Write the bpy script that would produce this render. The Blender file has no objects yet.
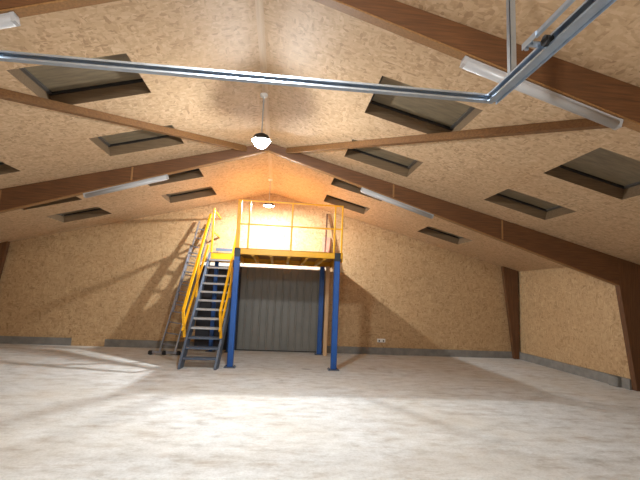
import bpy, bmesh, math, random
from mathutils import Vector, Matrix

random.seed(4)
sc = bpy.context.scene
C = sc.collection

# ------------------------------------------------------------------ dimensions (metres)
W = 7.343          # half width of the shed
HE = 2.512         # eaves height
HR = 4.436         # ridge height
D = 11.813         # far gable wall
WN = 7.74          # half width of the bays in front of the farther roof frame
YF = -1.25         # gable wall behind the camera
S = (HR - HE) / W  # roof slope
YA, YB = 3.201, 7.727
TH = .11            # thickness of the roof frames
def roof(x): return HR - S * abs(x)

# ------------------------------------------------------------------ helpers
def obj(name, bm, m, parent=None, smooth=False):
    me = bpy.data.meshes.new(name)
    bmesh.ops.recalc_face_normals(bm, faces=bm.faces)
    bm.to_mesh(me); bm.free()
    if smooth:
        for p in me.polygons: p.use_smooth = True
    if m is not None: me.materials.append(m)
    o = bpy.data.objects.new(name, me); C.objects.link(o)
    if parent is not None:
        o.parent = parent
        o.matrix_parent_inverse = Matrix.Translation(-Vector(parent.location))
    return o
def tag(o, label, cat, group=None):
    o['label'] = label; o['category'] = cat
    if group: o['group'] = group
    return o
def struct(o, label=None):
    o['kind'] = 'structure'
    if label: o['label'] = label
    return o
def thing(name, loc, label, cat, group=None):
    o = bpy.data.objects.new(name, None); C.objects.link(o)
    o.location = loc; o.empty_display_size = .1
    return tag(o, label, cat, group)
def N(): return bmesh.new()
def box(bm, a, b):
    vs = [bm.verts.new((x, y, z)) for x in (a[0], b[0]) for y in (a[1], b[1]) for z in (a[2], b[2])]
    for f in ((0,1,3,2),(4,6,7,5),(0,4,5,1),(2,3,7,6),(0,2,6,4),(1,5,7,3)):
        bm.faces.new([vs[i] for i in f])
    return vs
def bbox(bm, a, b, bev=.006):
    vs = box(bm, a, b)
    es = list({e for v in vs for e in v.link_edges})
    bmesh.ops.bevel(bm, geom=es, offset=bev, segments=1, affect='EDGES')
def hexa(bm, pts):
    vs = [bm.verts.new(p) for p in pts]
    for f in ((0,1,2,3),(7,6,5,4),(0,4,5,1),(1,5,6,2),(2,6,7,3),(3,7,4,0)):
        bm.faces.new([vs[i] for i in f])
def frame_axes(d, up=Vector((0,0,1))):
    d = d.normalized()
    if abs(d.dot(up)) > .99: up = Vector((0,1,0))
    x = d.cross(up).normalized(); y = x.cross(d).normalized()
    return x, y
def bar(bm, p, q, w, h, up=Vector((0,0,1))):
    p, q = Vector(p), Vector(q); x, y = frame_axes(q - p, up)
    c = [(-w/2,-h/2),(w/2,-h/2),(w/2,h/2),(-w/2,h/2)]
    hexa(bm, [p + x*a + y*b for a, b in c] + [q + x*a + y*b for a, b in c])
def tube(bm, p, q, r, n=10):
    p, q = Vector(p), Vector(q); x, y = frame_axes(q - p)
    A = [bm.verts.new(p + (x*math.cos(t) + y*math.sin(t))*r) for t in [2*math.pi*i/n for i in range(n)]]
    B = [bm.verts.new(q + (x*math.cos(t) + y*math.sin(t))*r) for t in [2*math.pi*i/n for i in range(n)]]
    for i in range(n): bm.faces.new((A[i], A[(i+1)%n], B[(i+1)%n], B[i]))
    bm.faces.new(A[::-1]); bm.faces.new(B)
def prism_y(bm, poly, y0, y1):
    A = [bm.verts.new((x, y0, z)) for x, z in poly]; B = [bm.verts.new((x, y1, z)) for x, z in poly]
    n = len(poly)
    bm.faces.new(A); bm.faces.new(B[::-1])
    for i in range(n): bm.faces.new((A[i], B[i], B[(i+1)%n], A[(i+1)%n]))
def prism_x(bm, poly, x0, x1):
    A = [bm.verts.new((x0, y, z)) for y, z in poly]; B = [bm.verts.new((x1, y, z)) for y, z in poly]
    n = len(poly)
    bm.faces.new(A); bm.faces.new(B[::-1])
    for i in range(n): bm.faces.new((A[i], B[i], B[(i+1)%n], A[(i+1)%n]))
def lathe(bm, c, prof, n=28):
    rings = []
    for r, z in prof:
        if r < 1e-5: rings.append([bm.verts.new((c[0], c[1], c[2]+z))])
        else: rings.append([bm.verts.new((c[0]+r*math.cos(2*math.pi*i/n), c[1]+r*math.sin(2*math.pi*i/n), c[2]+z)) for i in range(n)])
    for a, b in zip(rings, rings[1:]):
        for i in range(n):
            j = (i+1) % n
            if len(a) == 1: bm.faces.new((a[0], b[i], b[j]))
            elif len(b) == 1: bm.faces.new((a[i], a[j], b[0]))
            else: bm.faces.new((a[i], a[j], b[j], b[i]))
def dup(root, loc, label=None, group=None):
    r = root.copy(); C.objects.link(r); r.location = loc
    if label: r['label'] = label
    if group: r['group'] = group
    for ch in list(root.children):
        c = ch.copy(); C.objects.link(c); c.parent = r
        for g in ch.children:
            e = g.copy(); C.objects.link(e); e.parent = c
    return r

# ------------------------------------------------------------------ materials
def lin(c):
    return tuple(((v/255)/12.92 if v/255 <= .04045 else ((v/255+.055)/1.055)**2.4) for v in c) + (1,)
class M:
    def __init__(s, name):
        s.m = bpy.data.materials.new(name); s.m.use_nodes = True
        s.t = s.m.node_tree; s.b = s.t.nodes['Principled BSDF']
    def n(s, typ, **kw):
        x = s.t.nodes.new(typ)
        for k, v in kw.items():
            if k in x.inputs: x.inputs[k].default_value = v
            else: setattr(x, k, v)
        return x
    def l(s, a, b): s.t.links.new(a, b)
    def coord(s, scale=(1,1,1), rot=(0,0,0)):
        tc = s.n('ShaderNodeTexCoord'); mp = s.n('ShaderNodeMapping')
        mp.inputs['Scale'].default_value = scale; mp.inputs['Rotation'].default_value = rot
        s.l(tc.outputs['Object'], mp.inputs['Vector']); return mp.outputs['Vector']
    def noise(s, vec, scale, detail=4, rough=.55):
        x = s.n('ShaderNodeTexNoise'); x.inputs['Scale'].default_value = scale
        x.inputs['Detail'].default_value = detail; x.inputs['Roughness'].default_value = rough
        s.l(vec, x.inputs['Vector']); return x.outputs['Fac']
    def ramp(s, fac, stops):
        r = s.n('ShaderNodeValToRGB'); e = r.color_ramp.elements
        while len(e) < len(stops): e.new(.5)
        for el, (p, c) in zip(e, stops): el.position = p; el.color = c
        s.l(fac, r.inputs['Fac']); return r.outputs['Color']
    def mix(s, fac, a, b, mode='MIX'):
        x = s.n('ShaderNodeMix'); x.data_type = 'RGBA'; x.blend_type = mode
        for v, k in ((fac, 0), (a, 6), (b, 7)):
            if hasattr(v, 'is_linked'): s.l(v, x.inputs[k])
            else: x.inputs[k].default_value = v
        return x.outputs[2]
    def bump(s, h, strength=.2, dist=.01):
        x = s.n('ShaderNodeBump'); x.inputs['Strength'].default_value = strength; x.inputs['Distance'].default_value = dist
        s.l(h, x.inputs['Height']); s.l(x.outputs['Normal'], s.b.inputs['Normal'])
def plain(name, rgb, rough=.5, metal=0., var=.12, vs=9.):
    k = M(name); c = lin(rgb)
    v = k.noise(k.coord(), vs, 4)
    lo = tuple(x*(1-var) for x in c[:3]) + (1,); hi = tuple(min(1, x*(1+var)) for x in c[:3]) + (1,)
    k.l(k.ramp(v, [(.3, lo), (.7, hi)]), k.b.inputs['Base Color'])
    k.b.inputs['Roughness'].default_value = rough; k.b.inputs['Metallic'].default_value = metal
    return k.m

def osb(name, tint=(1,1,1)):
    k = M(name)
    def c(r, g, b): return lin((min(255, r*tint[0]), min(255, g*tint[1]), min(255, b*tint[2])))
    fl = []
    for sc3, rot in (((9,34,30),(.1,.2,.35)), ((32,10.5,27),(.2,-.15,.5)), ((22,27,10),(-.25,.3,-.4))):
        vec = k.coord(sc3, rot)
        nz = k.n('ShaderNodeTexNoise', Scale=1.3); k.l(vec, nz.inputs['Vector'])
        add = k.n('ShaderNodeVectorMath', operation='MULTIPLY_ADD')
        k.l(nz.outputs['Color'], add.inputs[0]); add.inputs[1].default_value = (.7,.7,.7); k.l(vec, add.inputs[2])
        v = k.n('ShaderNodeTexVoronoi', Scale=1.0); k.l(add.outputs[0], v.inputs['Vector'])
        sep = k.n('ShaderNodeSeparateColor'); k.l(v.outputs['Color'], sep.inputs[0])
        fl.append(sep.outputs[0])
    sel = k.noise(k.coord((1,1,1)), 9, 2)
    sel2 = k.noise(k.coord((1,1,1),(1,.5,.3)), 8, 2)
    m1 = k.ramp(sel, [(.47,(0,0,0,1)),(.53,(1,1,1,1))]); m2 = k.ramp(sel2, [(.5,(0,0,0,1)),(.56,(1,1,1,1))])
    f = k.mix(m2, k.mix(m1, fl[0], fl[1]), fl[2])
    col = k.ramp(f, [(0, c(168,138,107)), (.15, c(188,157,124)), (.5, c(202,172,138)), (.8, c(209,180,147)), (1, c(217,190,158))])
    big = k.noise(k.coord(), .9, 3)
    col = k.mix(k.ramp(big, [(.3,(0,0,0,1)),(.75,(.35,.35,.35,1))]), col, c(186,154,119))
    k.l(col, k.b.inputs['Base Color'])
    k.b.inputs['Roughness'].default_value = .55
    k.b.inputs['Specular IOR Level'].default_value = .3
    k.bump(f, .25, .004)
    return k.m
def wood(name, dark, light, axis, rough=.5):
    k = M(name)
    sc3 = {'x': (1.2,22,22), 'y': (22,1.2,22), 'z': (22,22,1.2)}[axis]
    g = k.noise(k.coord(sc3), 2.2, 6, .6)
    b = k.noise(k.coord(), 1.1, 2)
    col = k.ramp(g, [(.3, lin(dark)), (.7, lin(light))])
    col = k.mix(k.ramp(b, [(.35,(0,0,0,1)),(.7,(.4,.4,.4,1))]), col, lin(dark))
    k.l(col, k.b.inputs['Base Color']); k.b.inputs['Roughness'].default_value = rough
    k.bump(g, .12, .003)
    return k.m
def concrete():
    k = M('pale_concrete'); v = k.coord()
    a = k.noise(v, .55, 5, .6); b = k.noise(k.coord((1,1.6,1)), 3.4, 8, .68); c = k.noise(v, 34, 4, .7)
    col = k.ramp(b, [(.28, lin((160,155,148))), (.46, lin((197,197,195))), (.72, lin((219,221,221)))])
    col = k.mix(k.ramp(a, [(.42,(0,0,0,1)),(.68,(.55,.55,.55,1))]), col, lin((194,184,168)))
    col = k.mix(k.ramp(c, [(.3,(.3,.3,.3,1)),(.55,(0,0,0,1))]), col, lin((140,130,120)))
    # dusty brown patches and trodden marks
    d = k.noise(k.coord((.8,2.2,1)), 1.7, 7, .7)
    col = k.mix(k.ramp(d, [(.53,(0,0,0,1)),(.70,(.6,.6,.6,1))]), col, lin((150,132,112)))
    # one dark oily streak near the platform post
    tc = k.n('ShaderNodeTexCoord'); mp = k.n('ShaderNodeMapping'); mp.vector_type = 'POINT'
    mp.inputs['Location'].default_value = (-1.02*4.4, -9.22*17, 0); mp.inputs['Scale'].default_value = (4.4,17,0)
    k.l(tc.outputs['Object'], mp.inputs['Vector'])
    ln = k.n('ShaderNodeVectorMath', operation='LENGTH'); k.l(mp.outputs['Vector'], ln.inputs[0])
    wob = k.n('ShaderNodeMath', operation='ADD'); k.l(ln.outputs['Value'], wob.inputs[0])
    w2 = k.n('ShaderNodeMath', operation='MULTIPLY'); k.l(k.noise(v, 14, 3), w2.inputs[0]); w2.inputs[1].default_value = .7
    k.l(w2.outputs[0], wob.inputs[1])
    col = k.mix(k.ramp(wob.outputs[0], [(.75,(.85,.85,.85,1)),(1.3,(0,0,0,1))]), col, lin((58,46,38)))
    k.l(col, k.b.inputs['Base Color'])
    k.b.inputs['Roughness'].default_value = .72
    k.b.inputs['Specular IOR Level'].default_value = .35
    k.bump(c, .15, .004)
    return k.m
def emit(name, rgb, st):
    k = M(name); k.b.inputs['Base Color'].default_value = (.9,.9,.9,1)
    k.b.inputs['Emission Color'].default_value = rgb; k.b.inputs['Emission Strength'].default_value = st
    return k.m
def pane_mat():
    k = M('skylight_sheet'); v = k.coord((1,1,1))
    g = k.noise(k.coord((3,14,3)), 1.5, 5, .6)
    k.l(k.ramp(g, [(.3, lin((108,95,76))), (.7, lin((138,123,99)))]), k.b.inputs['Base Color'])
    k.b.inputs['Roughness'].default_value = .35
    return k.m

LAMP = (.93, .98, 1.0, 1)
OSB_W = osb('osb_wall_board', (.90, .872, .80))
OSB_C = osb('osb_ceiling_board', (1, .995, .985))
CONC = concrete()
PLINTH = plain('grey_plinth_concrete', (122,118,112), .85, 0, .18, 6)
RAFT = wood('brown_plywood_beam', (80,50,28), (120,78,45), 'x', .5)
COLM = wood('brown_plywood_column', (78,49,28), (116,76,45), 'z', .5)
BRACE = wood('brown_timber_brace', (96,64,34), (138,96,54), 'x', .55)
STRIP = wood('timber_strip_lit_underside', (130,92,52), (160,116,70), 'z', .55)  # pale joint strips, and lamplight coloured onto the rafter undersides
PROP = wood('pale_timber', (186,146,104), (222,190,150), 'z', .6)
REVEAL = wood('skylight_lining', (108,86,62), (136,112,84), 'x', .6)
FRAME = plain('dark_window_frame', (34,32,32), .4)
RIDGE = wood('pale_ridge_strip', (196,168,138), (216,190,160), 'y', .6)
PANE = pane_mat()
FRAMEG = plain('grey_window_frame', (98,94,90), .4, .4)
YEL = plain('yellow_paint', (236,172,10), .4, 0, .08)
BLUE = plain('blue_paint', (22,78,150), .42, 0, .1)
DARKB = plain('dark_navy_paint', (26,34,44), .5)
BGREY = plain('blue_grey_paint', (80,90,106), .45, 0, .12)
GREYST = plain('grey_steel_tread', (170,170,172), .45, .2, .1)
GALV = plain('galvanised_steel', (176,188,202), .3, .9, .08, 14)
ALU = plain('aluminium', (140,140,146), .42, .6, .12)
BLACK = plain('black_rubber', (24,22,22), .7)
DARKM = plain('dark_lamp_housing', (46,44,44), .5, .2)
WHITE = plain('white_plastic', (226,224,220), .4, 0, .03)
DIFF = plain('tube_diffuser', (172,170,170), .3, 0, .02)
SHEET = plain('grey_coated_sheet', (118,116,110), .45, .1, .08, 3)
DARKP = plain('dark_navy_fill', (40,42,52), .6)
CREAM = plain('cream_lit_strip', (214,204,186), .5)  # cream stands for lamplight on the wall above the door
CHIP = wood('deck_chipboard', (150,98,36), (190,132,58), 'x', .6)
BOXM = plain('pinkish_cardboard', (190,132,112), .7, 0, .15)
STICKM = wood('dark_timber_stick', (70,42,26), (104,64,40), 'z', .6)
DOORW = plain('off_white_door_panel', (206,206,204), .5, 0, .04)
LENS = emit('lamp_lens_lit', LAMP, 600)
LENSB = emit('lamp_lens_far', LAMP, 4700)
LENSFILL = emit('lamp_lens_fill', LAMP, 660)  # lens of the added fill lamp

# ------------------------------------------------------------------ the shell
bm = N(); box(bm, (-WN-.2, YF-.2, -.15), (WN+.2, D+.2, 0)); struct(obj('floor', bm, CONC), 'pale dusty concrete floor of the empty shed')

# roof window openings: (slope, row, bay) -> inner edge, outer edge, near edge, far edge
SKYL = {(1,0,0): (1.374,2.557,4.347,5.327), (1,0,1): (1.381,2.54,6.301,7.164), (1,0,2): (1.383,2.559,8.29,9.139), (1,0,3): (1.399,2.5,10.054,10.861),
        (1,1,0): (3.923,5.093,4.282,5.327), (1,1,1): (3.917,5.074,6.207,7.025), (1,1,3): (3.966,5.104,9.935,10.83),
        (-1,0,0): (1.413,2.58,4.347,5.236), (-1,0,1): (1.409,2.597,6.268,7.084), (-1,0,2): (1.428,2.559,8.411,9.13), (-1,0,3): (1.409,2.557,9.97,10.853),
        (-1,1,1): (3.963,5.093,6.205,7.079), (-1,1,2): (3.945,5.093,8.29,9.195), (-1,1,3): (3.954,5.069,9.948,10.818)}
def ceil_pt(side, u, y, off=0.):
    n = Vector((side*S, 0, 1)).normalized()
    return Vector((side*u, y, roof(u))) + n*off
bm = N()
for side in (-1, 1):
    wins = [v for kk, v in SKYL.items() if kk[0] == side]
    us = sorted({0, WN} | {c for v in wins for c in v[:2]}); ys = sorted({YF, D} | {c for v in wins for c in v[2:]})
    g = [[bm.verts.new(ceil_pt(side, u, y)) for y in ys] for u in us]
    for i in range(len(us)-1):
        for j in range(len(ys)-1):
            cu, cy = (us[i]+us[i+1])/2, (ys[j]+ys[j+1])/2
            if any(v[0] < cu < v[1] and v[2] < cy < v[3] for v in wins): continue
            bm.faces.new((g[i][j], g[i+1][j], g[i+1][j+1], g[i][j+1]))
bmesh.ops.remove_doubles(bm, verts=bm.verts, dist=1e-5)
ceil = struct(obj('ceiling', bm, OSB_C), 'pitched ceiling lined with tan strand board')
# outer roof sheet above the lining (keeps the night out)
bm = N()
for side in (-1, 1):
    hexa(bm, [ceil_pt(side, u, y, o) for o in (.30, .34) for u, y in ((0, YF), (WN+.1, YF), (WN+.1, D), (0, D))])
obj('roof_sheet', bm, SHEET, ceil)

def gable(bm, y0, y1):
    prism_y(bm, [(-W,0),(W,0),(W,HE),(0,HR),(-W,HE)], y0, y1)
bm = N(); gable(bm, D, D+.15)
box(bm, (-5.0, D-.052, 0), (-4.166, D, .26))      # boarding carried down over the plinth
struct(obj('wall_back', bm, OSB_W), 'far gable wall lined with tan strand board')
bm = N(); prism_y(bm, [(-WN,0),(WN,0),(WN,roof(WN)),(0,HR),(-WN,roof(WN))], YF-.15, YF); struct(obj('wall_front', bm, OSB_W), 'gable wall behind the overhead door')
bm = N(); YW = YB+TH+.006
box(bm, (W, YW, 0), (W+.4, D, HE)); box(bm, (WN, YF, 0), (WN+.15, YW, roof(WN))); struct(obj('wall_right', bm, OSB_W), 'low right side wall of strand board')
bm = N(); box(bm, (-W-.4, YW, 0), (-W, D, HE)); box(bm, (-WN-.15, YF, 0), (-WN, YW, roof(WN))); struct(obj('wall_left', bm, OSB_W), 'low left side wall of strand board')
# concrete plinths
bm = N()
for a, b in ((-W, -5.0), (-4.166, -1.87), (1.66, W)): box(bm, (a, D-.05, 0), (b, D, .19))
struct(obj('baseboard_back', bm, PLINTH), 'low grey concrete plinth along the far wall')
bm = N(); box(bm, (W-.05, YW, 0), (W, D, .2)); box(bm, (WN-.05, YF, 0), (WN, YB-.01, .2))
bbox(bm, (W-.14, 8.05, 0), (W, 8.3, .2), .02)
struct(obj('baseboard_right', bm, PLINTH), 'low grey concrete plinth along the right wall')
bm = N(); box(bm, (-W, YW, 0), (-W+.05, D, .19)); box(bm, (-WN, YF, 0), (-WN+.05, YB-.01, .19)); struct(obj('baseboard_left', bm, PLINTH), 'low grey concrete plinth along the left wall')

bm = N(); prism_y(bm, [(-.04, roof(.04)-.001), (.04, roof(.04)-.001), (.04, roof(.04)-.009), (0, HR-.009), (-.04, roof(.04)-.009)], YB+TH+.01, D-.001)
prism_y(bm, [(-.04, roof(.04)-.001), (.04, roof(.04)-.001), (.04, roof(.04)-.009), (0, HR-.009), (-.04, roof(.04)-.009)], YA+TH+.01, YB-.01)
struct(obj('trim_1', bm, RIDGE), 'pale cover strip along the ridge')

# grey box-profile sheet door in the far wall
dr = bpy.data.objects.new('door_1', None); C.objects.link(dr); dr.location = (-.05, D, 0)
struct(dr, 'grey ribbed steel sheet door under the yellow platform')
x0, x1, zt = -.72, 1.66, 2.27
poly, x, p = [], x0, .2
while x < x1 - .01:
    for dx, dy in ((0,0),(.135,0),(.15,-.022),(.185,-.022)):
        if x+dx < x1: poly.append((x+dx, D-.012+dy))
    x += p
poly.append((x1, D-.012))
bm = N()
A = [bm.verts.new((a, b, .03)) for a, b in poly]; B = [bm.verts.new((a, b, zt)) for a, b in poly]
for i in range(len(A)-1): bm.faces.new((A[i], A[i+1], B[i+1], B[i]))
obj('ribbed_sheet', bm, SHEET, dr)
bm = N(); box(bm, (-1.86, D-.02, .0), (x0, D, zt)); obj('dark_fill_sheet', bm, DARKP, dr)  # dark sheet added to stand in for the dark area behind the treads
bm = N(); box(bm, (-1.88, D-.03, zt), (x1+.05, D, zt+.09)); obj('lit_wall_strip', bm, CREAM, dr)  # pale bar added to imitate lamplight falling on the wall over the door
bm = N(); box(bm, (x0, D-.03, 0), (x1, D, .03)); obj('bottom_rail', bm, FRAME, dr)

# closed sectional door behind the camera
d2 = bpy.data.objects.new('door_2', None); C.objects.link(d2); d2.location = (.1, YF, 0)
struct(d2, 'closed sectional overhead door in the near gable')
for i in range(5):
    bm = N(); bbox(bm, (-1.5, YF-.01, .01+i*.56), (1.7, YF+.03, .56+i*.56), .012); obj('door_panel', bm, DOORW, d2)

# ------------------------------------------------------------------ skylights (structure)
where = {(1,0,0):'large skylight high on the right slope, crossed by the steel door bar',
 (1,0,1):'skylight high on the right slope, between the diagonal brace and the main beam',
 (1,0,2):'skylight high on the right slope, partly behind the fluorescent fitting and main beam',
 (1,0,3):'small skylight above the right end of the platform railing',
 (1,1,0):'large skylight low on the right slope, cut by the photo edge',
 (1,1,1):'skylight low on the right slope, just above the right half of the main beam',
 (1,1,2):'skylight low on the right slope hidden behind the main beam',
 (1,1,3):'small skylight low on the right slope near the far gable wall',
 (-1,0,0):'large skylight high on the left slope, crossed by the steel door bar',
 (-1,0,1):'skylight high on the left slope, under the left diagonal brace',
 (-1,0,2):'skylight high on the left slope, just behind the main beam',
 (-1,0,3):'small skylight high on the left slope, above the stair top',
 (-1,1,0):'skylight low on the left slope beyond the photo edge',
 (-1,1,1):'skylight low on the left slope, its tip showing at the photo edge',
 (-1,1,2):'skylight low on the left slope, a sliver below the main beam',
 (-1,1,3):'small skylight low on the left slope, nearest the far wall'}
k = 0
DEP = .205
for side in (1, -1):
    for r in (0, 1):
        for i in range(4):
            if (side, r, i) not in SKYL: continue
            k += 1
            u0, u1, y0, y1 = SKYL[(side, r, i)]
            w = bpy.data.objects.new('window_%d' % k, None); C.objects.link(w)
            w.location = ceil_pt(side, (u0+u1)/2, (y0+y1)/2)
            struct(w, where[(side, r, i)])
            cs = [(u0,y0),(u1,y0),(u1,y1),(u0,y1)]
            bm = N()
            for a in range(4):
                p, q = cs[a], cs[(a+1)%4]
                # lining boards, 18 mm thick, outside the opening
                cu, cy = (u0+u1)/2, (y0+y1)/2
                def out(c):
                    return (c[0] + (.018 if c[0] > cu else -.018), c[1] + (.018 if c[1] > cy else -.018))
                po, qo = out(p), out(q)
                hexa(bm, [ceil_pt(side, *p, .0), ceil_pt(side, *q, .0), ceil_pt(side, *q, DEP), ceil_pt(side, *p, DEP),
                          ceil_pt(side, *po, .001), ceil_pt(side, *qo, .001), ceil_pt(side, *qo, DEP), ceil_pt(side, *po, DEP)])
            obj('lining', bm, REVEAL, w)
            t = .04
            for q4, (a0, a1, b0, b1) in enumerate(((u0,u1,y0,y0+t),(u0,u1,y1-t,y1),(u0,u0+t,y0+t,y1-t),(u1-t,u1,y0+t,y1-t))):
                bm = N(); hexa(bm, [ceil_pt(side, a, b, o) for o in (DEP-.045, DEP-.004) for a, b in ((a0,b0),(a1,b0),(a1,b1),(a0,b1))])
                obj('window_frame', bm, FRAMEG if q4 == 3 else FRAME, w)
            bm = N()
            hexa(bm, [ceil_pt(side, a, b, o) for o in (DEP-.02, DEP) for a, b in ((u0-.01,y0-.01),(u1+.01,y0-.01),(u1+.01,y1+.01),(u0-.01,y1+.01))])
            obj('pane', bm, PANE, w)

# ------------------------------------------------------------------ portal frames
def depth(x): return .145 + .056*abs(x)
def portal(y, label, kt=7.08, kb=7.34):
    t = thing('portal_frame', (0, y, 0), label, 'roof frame', 'plywood portal frames')
    for s in (-1, 1):
        bm = N()
        zi = .003
        prism_y(bm, [(0, HR-zi), (s*kt, roof(kt)-zi), (s*kt, roof(kt)-depth(kt)), (0, HR-depth(0))], y, y+TH)
        obj('rafter', bm, RAFT, t)
        bm = N()
        prism_y(bm, [(s*kt, roof(kt)-zi), (s*(WN-.001), roof(WN)-zi), (s*(WN-.001), 0), (s*kb, 0), (s*kt, roof(kt)-depth(kt)-.02)], y-.004, y+TH+.004)
        obj('column', bm, COLM, t)
        for x in ((2.45, 4.65) if y > 5 else ()):
            bm = N(); box(bm, (s*x-.014, y-.012, roof(x)-depth(x)+.012), (s*x+.014, y, roof(x)-.016)); obj('joint_strip', bm, STRIP, t)
        # thin strip along the underside, lamplight put into its lighter colour
        bm = N(); prism_y(bm, [(0, HR-depth(0)), (s*kt, roof(kt)-depth(kt)), (s*kt, roof(kt)-depth(kt)-.016), (0, HR-depth(0)-.016)], y+.006, y+TH-.006)
        obj('lit_underside_strip', bm, STRIP, t)
    return t
portal(YA, 'brown plywood roof frame nearest the viewer, crossing the top corners')
portal(YB, 'brown plywood roof frame beyond the glowing lamp, with right column at floor')
for s, lab in ((1, 'dark brown tapered timber column in the right corner of the far wall'), (-1, 'dark brown tapered timber column in the left corner of the far wall')):
    bm = N(); xt = 6.836
    prism_y(bm, [(s*(W-.052), 0), (s*7.15, 0), (s*xt, roof(xt)-.002), (s*(W-.052), roof(W-.052)-.002)], D-.17, D-.052)
    tag(obj('corner_column', bm, COLM), lab, 'column')

# diagonal braces under the roof lining
for s, p, q, lab in ((1, (.37, 7.70), (3.9, 3.33), 'diagonal brown timber brace under the right roof slope'), (-1, (-.44, 7.70), (-3.88, 3.33), 'diagonal brown timber brace under the left roof slope')):
    bm = N()
    n = Vector((s*S, 0, 1)).normalized()
    P, Q = Vector((p[0], p[1], roof(p[0]))) - n*.053, Vector((q[0], q[1], roof(q[0]))) - n*.053
    bar(bm, P, Q, .06, .10, n)
    tag(obj('roof_brace', bm, BRACE), lab, 'brace', 'diagonal roof braces')

# ------------------------------------------------------------------ lights
def pendant(y, z, lens, label, x=-.02, bulge=.12, size=1.):
    t = thing('pendant_light', (x, y, z), label, 'lamp', 'pendant lamps along the ridge')
    bm = N(); lathe(bm, (x,y,z), [(0,.085),(.05,.082),(.10,.055),(.130,.006),(.142,-.024),(.137,-.024),(.125,-.004),(.10,-.002),(0,-.002)]); obj('housing', bm, DARKM, t, True)
    bm = N(); lathe(bm, (x,y,z), [(a*size, -.006 - bulge*b) for a, b in ((.112,0),(.108,.33),(.085,.7),(.045,.95),(0,1))]); obj('lens', bm, lens, t, True)
    bm = N(); tube(bm, (x,y,z+.08), (x,y,HR-.03), .009); obj('hanging_rod', bm, GREYST, t)
    bm = N(); lathe(bm, (x,y,HR), [(0,-.05),(.05,-.05),(.06,-.01),(.06,0)], 16); obj('ceiling_rose', bm, WHITE, t, True)
    return t
pendant(5.75, 3.745, LENS, 'glowing pendant lamp hanging from the ridge in mid shed')
pendant(10.3, 3.76, LENSB, 'small dark-topped pendant lamp above the yellow platform', bulge=.055, size=.5)
pendant(.7, 3.9, LENSFILL, 'unseen pendant lamp added as fill light on the ridge just inside the overhead door')  # out of view, added to brighten the foreground

def batten(s, y, label):
    xa, xb = 1.82, 3.26
    za, zb = [roof(x)-depth(x)-.06 for x in (xa, xb)]
    mx = s*(xa+xb)/2
    t = thing('fluorescent_light', (mx, y, (za+zb)/2), label, 'light fitting', 'fluorescent fittings under the roof frames')
    d = Vector((s*(xb-xa), 0, zb-za)).normalized(); up = Vector((s*(S+.056), 0, 1)).normalized()
    P, Q = Vector((s*xa, y, za)), Vector((s*xb, y, zb))
    bm = N(); bar(bm, P + up*.022, Q + up*.022, .06, .034, up); obj('housing', bm, DIFF, t)
    bm = N(); tube(bm, P + d*.03 - up*.012, Q - d*.03 - up*.008, .042, 16); obj('diffuser', bm, DIFF, t, True)
    for a, b in ((P, P + d*.035), (Q - d*.035, Q)):
        bm = N(); bar(bm, a, b, .072, .076, up); obj('end_cap', bm, DIFF, t)
batten(1, YA+.055, 'unlit white fluorescent fitting under the nearest beam, right of the hanger rod')
batten(-1, YA+.055, 'unlit white fluorescent fitting under the nearest beam, cut by the left photo edge')
batten(1, YB+.055, 'unlit white fluorescent fitting under the farther beam, on the right slope')
batten(-1, YB+.055, 'unlit white fluorescent fitting under the farther beam, on the left slope')

# double socket low on the far wall
t = thing('wall_socket', (3.284, D, .38), 'white double socket low on the far wall right of the platform', 'socket')
bm = N(); bbox(bm, (3.17, D-.04, .335), (3.40, D, .435), .008); obj('back_box', bm, WHITE, t)
for x in (3.225, 3.345):
    bm = N(); box(bm, (x-.018, D-.044, .355), (x+.018, D-.04, .40)); obj('outlet', bm, FRAME, t)

# ------------------------------------------------------------------ platform
PX0, PX1, PY0, PY1, PZ = -.66, 1.71, 9.16, 11.54, 2.53
pl = thing('mezzanine_platform', (.5, 10.3, 0), 'steel platform with yellow railing and beams on blue posts', 'platform')
def post(x, y, top, w=.125):
    bm = N(); bbox(bm, (x-w/2, y-w/2, .012), (x+w/2, y+w/2, top), .012); o = obj('post', bm, BLUE, pl)
    if top > 2.4:
        bm = N(); bbox(bm, (x-w/2-.004, y-w/2-.004, 2.34), (x+w/2+.004, y+w/2, top+.003), .004); obj('head_plate', bm, DARKB, o)
    bm = N(); box(bm, (x-.12, y-.12, 0), (x+.12, y+.12, .012))
    for a in (-.09, .09):
        for b in (-.09, .09): tube(bm, (x+a, y+b, .012), (x+a, y+b, .03), .012, 8)
    obj('base_plate', bm, BGREY, o)
for x, y, zt2 in ((-.60, 9.21, 2.525), (1.60, 9.21, 2.525), (-.88, 11.44, 2.36), (1.50, 11.44, 2.36)): post(x, y, zt2)
post(-1.36, 11.44, 2.36, .1)
bm = N(); box(bm, (PX0, PY0+.01, PZ-.04), (PX1, PY1, PZ)); obj('deck_board', bm, CHIP, pl)
def cbeam_x(bm, xa, xb, y, z0, z1, face):   # channel along X, web at y, flanges towards +face
    box(bm, (xa, y, z0), (xb, y+.012*face, z1))
    box(bm, (xa, y, z0), (xb, y+.07*face, z0+.012)); box(bm, (xa, y, z1-.012), (xb, y+.07*face, z1))
bm = N(); cbeam_x(bm, PX0, PX1, PY0, 2.39, PZ+.005, 1); obj('front_beam', bm, YEL, pl)
bm = N(); cbeam_x(bm, PX0, PX1, PY1-.02, 2.36, PZ-.04, -1); obj('rear_beam', bm, YEL, pl)
for x, lab in ((PX0, 'side_beam'), (PX1, 'side_beam')):
    bm = N(); box(bm, (x-.008, PY0, 2.33), (x+.008, PY1, PZ+.003)); obj('side_beam', bm, YEL, pl)
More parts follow.
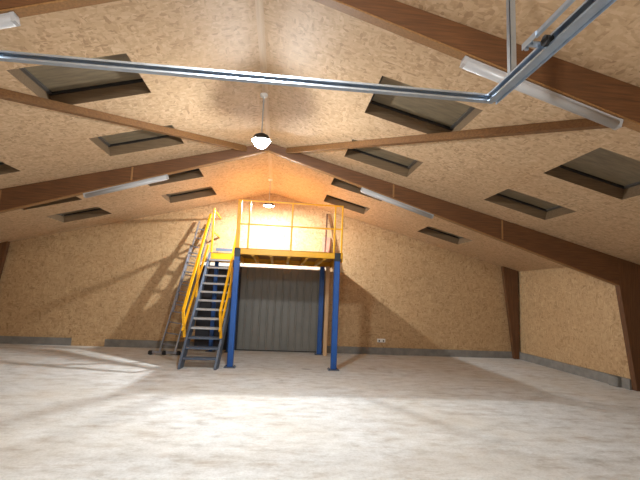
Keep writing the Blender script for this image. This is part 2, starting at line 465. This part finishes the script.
for i in range(1, 6):
    x = PX0 + (PX1-PX0)*i/6
    bm = N(); box(bm, (x-.03, PY0+.02, 2.37), (x+.03, PY1-.03, PZ-.04)); obj('joist', bm, YEL, pl)
RT, RM = 3.60, 3.07
def rail_post(x, y, w=.038, top=RT, z0=PZ, d=None):
    bm = N(); d = d or w; bbox(bm, (x-w/2, y-d/2, z0), (x+w/2, y+d/2, top), .006); obj('railing_post', bm, YEL, pl)
yg = PY0+.04
for x in (-.39, .555, 1.52): rail_post(x, yg)
rail_post(PX0+.045, yg, .085, RT+.01, PZ, .05); rail_post(PX1-.025, yg)
for z in (RT, RM):
    bm = N(); bar(bm, (PX0+.02, yg, z), (PX1-.01, yg, z), .03, .03); obj('guard_rail', bm, YEL, pl)
# landing at the head of the stair
LX0, LX1, LY0, LY1 = -1.42, -.668, 10.55, 11.5
bm = N(); box(bm, (LX0, LY0+.02, PZ-.03), (LX1, LY1, PZ)); obj('landing_plate', bm, GREYST, pl)
bm = N(); cbeam_x(bm, LX0, LX1, LY0, 2.36, PZ-.005, 1); obj('landing_beam', bm, YEL, pl)
bm = N(); box(bm, (LX0, LY0, 2.36), (LX0+.012, LY1, PZ-.005)); obj('landing_beam', bm, YEL, pl)
bm = N(); box(bm, (LX0, LY1-.02, 2.36), (LX1, LY1, PZ-.03)); obj('landing_beam', bm, YEL, pl)
bm = N(); box(bm, (LX0, LY1-.015, 2.655), (LX1, LY1, 2.735)); obj('kick_rail', bm, BGREY, pl)
rail_post(LX0+.03, LY0+.05, .046, 3.66)
for z in (RT, RM):
    bm = N(); bar(bm, (LX0+.03, LY0+.05, z), (LX0+.03, D-.002, z), .034, .034); obj('guard_rail', bm, YEL, pl)

# ------------------------------------------------------------------ stair
st = thing('steel_staircase', (-1.15, 8.9, 0), 'steep steel staircase with yellow handrails up to the platform', 'stairs')
SY0, SY1, NT = 8.86, 10.54, 12
def sx(y, f): # f 0 left stringer .. 1 right stringer
    return -1.56 + (y-8.9)*.09 + .715*f
def sz(y): return 2.535*(y-SY0)/(SY1-SY0)
for f in (0, 1):
    bm = N()
    a, b = SY0, SY1
    t = .045
    def P(y, z, dx): return Vector((sx(y, f)+dx, y, z))
    lo, hi = [], []
    for dx in (-t/2, t/2):
        lo.append([P(a-.05, 0, dx), P(a+.2, 0, dx), P(b+.0, sz(b)-.30, dx), P(b+.0, sz(b)-.02, dx), P(a-.05, sz(a)+.06, dx)])
    A = [bm.verts.new(p) for p in lo[0]]; B = [bm.verts.new(p) for p in lo[1]]
    bm.faces.new(A); bm.faces.new(B[::-1])
    for i in range(5): bm.faces.new((A[i], B[i], B[(i+1)%5], A[(i+1)%5]))
    obj('stringer', bm, BGREY, st)
for i in range(1, NT+1):
    y = SY0 + (SY1-SY0)*i/(NT+1); z = sz(y)
    bm = N()
    for zz, y0, y1, h in ((z, y-.02, y+.19, .012), (z-.03, y-.02, y-.008, .03)):
        xa, xb = sx(y, 0)+.022, sx(y, 1)-.022
        box(bm, (xa, y0, zz-.0), (xb, y1, zz+h))
    obj('tread', bm, BGREY if i <= 3 else GREYST, st)
for f, dx in ((0, -.045), (1, -.005)):
    yb = SY0+.04
    def R(y, h): return Vector((sx(y, f)+dx, y, sz(y)+h))
    ytop = 10.5 if f == 0 else 10.42
    bm = N(); bar(bm, R(yb+.28, .12), R(yb+.06, 1.0)+Vector((0,.0,.0)), .05, .05); obj('handrail_post', bm, YEL, st)
    bm = N(); bar(bm, R((SY0+SY1)/2+.1, .0), R((SY0+SY1)/2+.1, .95), .042, .042); obj('handrail_post', bm, YEL, st)
    bm = N(); bar(bm, R(yb+.06, 1.0), R(ytop, 1.0), .05, .05); obj('handrail', bm, YEL, st)
    bm = N(); bar(bm, R(yb+.12, .5), R(ytop, .22), .042, .042); obj('middle_rail', bm, YEL, st)

# ------------------------------------------------------------------ ladder
ld = thing('extension_ladder', (-2.23, 10.68, 0), 'grey aluminium ladder leaning on the far wall left of the stairs', 'ladder')
B0, T0 = Vector((-2.26, 10.68, .03)), Vector((-1.80, 11.70, 3.46))
ax = (T0-B0).normalized(); wd = Vector((1, 0, 0)); wd = (wd - ax*wd.dot(ax)).normalized(); nr = wd.cross(ax).normalized()
L = (T0-B0).length
if nr.y > 0: nr = -nr
for sec, (a, b, off, hw) in enumerate(((0, L*.78, .0, .18), (L*.28, L, .055, .155))):
    o = -nr*0 + nr*(.055-off)
    for s in (-1, 1):
        bm = N(); bar(bm, B0 + ax*a + wd*s*hw + o, B0 + ax*b + wd*s*hw + o, .028, .06, nr); obj('stile', bm, ALU, ld)
    n = int((b-a)/.27)
    for i in range(n):
        p = B0 + ax*(a + .2 + i*.27) + o
        bm = N(); tube(bm, p - wd*hw, p + wd*hw, .016, 8); obj('rung', bm, ALU, ld)
bm = N(); box(bm, (-2.67, 10.60, .03), (-1.97, 10.66, .09)); bar_o = obj('stabiliser_bar', bm, ALU, ld)
for x in (-2.65, -2.33, -1.99):
    bm = N(); bbox(bm, (x-.05, 10.585, 0), (x+.05, 10.675, .1), .02); obj('rubber_foot', bm, BLACK, ld)

# ------------------------------------------------------------------ loose things at the platform
bm = N(); hexa(bm, [(1.50,11.50,PZ+.003),(1.72,11.50,PZ+.003),(1.72,11.53,PZ+.003),(1.50,11.53,PZ+.003),
          (1.50,11.775,PZ+.70),(1.72,11.775,PZ+.70),(1.72,11.805,PZ+.70),(1.50,11.805,PZ+.70)])
tag(obj('leaning_board', bm, BOXM), 'short pinkish board leaning on the far wall at the right end of the platform', 'board')
bm = N(); bar(bm, (1.55, 11.40, PZ+.012), (1.61, 11.745, 3.90), .045, .045)
tag(obj('timber_stick', bm, STICKM), 'dark upright stick standing by the pinkish board on the platform', 'stick')
bm = N(); bbox(bm, (1.585, 11.22, 0), (1.685, 11.30, 2.36), .004)
tag(obj('timber_prop', bm, PROP), 'pale timber prop standing between the right blue posts', 'timber post')

# ------------------------------------------------------------------ overhead door track near the camera
dt = thing('overhead_door_track', (.1, 1.0, 3.0), 'galvanised steel door track and cross bar in the near foreground', 'door track')
TZ, TX0, TX1, TY0, TY1 = 3.005, -1.55, 1.748, YF+.05, 2.62
for s, x in ((1, TX1), (-1, TX0)):
    # C section track, opening inwards
    e = -s
    prof = [(x+.028*s, TZ-.03), (x+.028*s, TZ+.03), (x-.028*s, TZ+.03), (x-.028*s, TZ+.018), (x-.025*s, TZ+.018), (x-.025*s, TZ+.027), (x+.024*s, TZ+.027),
            (x+.024*s, TZ-.027), (x-.025*s, TZ-.027), (x-.025*s, TZ-.016), (x-.028*s, TZ-.016), (x-.028*s, TZ-.03)]
    bm = N(); prism_y(bm, prof, TY0, TY1); tr = obj('track', bm, GALV, dt)
    # angle bolted to its outer side
    prof = [(x+.030*s, TZ-.045), (x+.034*s, TZ-.045), (x+.034*s, TZ+.045), (x+.075*s, TZ+.045), (x+.075*s, TZ+.049), (x+.030*s, TZ+.049)]
    bm = N(); prism_y(bm, prof, TY0, TY1+.01); obj('track_angle', bm, GALV, dt)
    # upper slim guide rail on the inner side with its end bracket and wheel
    xi = x-.095*s
    bm = N(); bar(bm, (xi, TY0, TZ+.03), (xi, 1.98, TZ+.03), .022, .022); obj('guide_rail', bm, GALV, dt)
    bm = N(); box(bm, (min(xi-.012*s, x-.03*s), 2.0, TZ+.012), (max(xi-.012*s, x-.03*s), 2.05, TZ+.018))
    box(bm, (min(xi-.016*s, xi-.012*s), 1.95, TZ+.005), (max(xi-.016*s, xi-.012*s), 2.08, TZ+.042))
    for yy in (2.02, 2.06): tube(bm, (xi, yy, TZ-.0), (xi, yy, TZ+.03), .012, 8)
    br = obj('end_bracket', bm, GALV, dt)
    bm = N(); tube(bm, (x-.05*s, 1.97, TZ+.004), (x-.012*s, 1.97, TZ+.004), .03, 16); obj('wheel', bm, BLACK, br)
    # hanger up to the roof lining
    bm = N(); hx = x+.012*s
    zr = roof(hx)-.004
    box(bm, (hx-.02, 2.37, TZ+.03), (hx-.016, 2.41, zr)); box(bm, (hx-.02, 2.37, TZ+.03), (hx+.02, 2.374, zr))
    obj('hanger', bm, GALV, dt)
    # upright beside the door opening
    bm = N(); bar(bm, (x, YF+.06, 0), (x, YF+.06, TZ+.03), .05, .06); obj('upright_track', bm, GALV, dt)
y = TY1
prof = [(y, TZ-.026), (y+.04, TZ-.026), (y+.04, TZ+.026), (y, TZ+.026), (y, TZ+.012), (y+.003, TZ+.012), (y+.003, TZ+.023), (y+.037, TZ+.023), (y+.037, TZ-.023), (y+.003, TZ-.023), (y+.003, TZ-.014), (y, TZ-.014)]
bm = N(); prism_x(bm, prof, TX0-.03, TX1+.02); obj('cross_bar', bm, GALV, dt)

# ------------------------------------------------------------------ world, camera, view
w = bpy.data.worlds.new('night'); sc.world = w; w.use_nodes = True
w.node_tree.nodes['Background'].inputs[0].default_value = (.05, .06, .09, 1)
w.node_tree.nodes['Background'].inputs[1].default_value = .3

F, YAW, PITCH, ROLL, CX = 416.842, .0918, .1298, .0421, .3481
def ray(a, b):   # image offsets in units of the focal length: right, up
    c, s = math.cos(ROLL), math.sin(ROLL); x, u, d = a*c - b*s, a*s + b*c, 1
    c, s = math.cos(PITCH), math.sin(PITCH); yy, z = d*c - u*s, d*s + u*c
    c, s = math.cos(YAW), math.sin(YAW); return Vector((x*c + yy*s, -x*s + yy*c, z))
fw = ray(0, 0); rt = ray(1, 0) - fw; up = ray(0, 1) - fw
cam = bpy.data.objects.new('camera', bpy.data.cameras.new('camera')); C.objects.link(cam)
cam.data.sensor_width = 36; cam.data.lens = F/640*36; cam.data.clip_start = .05
m = Matrix((rt.normalized(), up.normalized(), -fw.normalized())).transposed().to_4x4()
m.translation = (CX, 0, 1.6); cam.matrix_world = m
sc.camera = cam
vs = sc.view_settings
vs.view_transform = 'Standard'; vs.look = 'None'; vs.gamma = 1; vs.use_curve_mapping = False
vs.exposure = 0.88
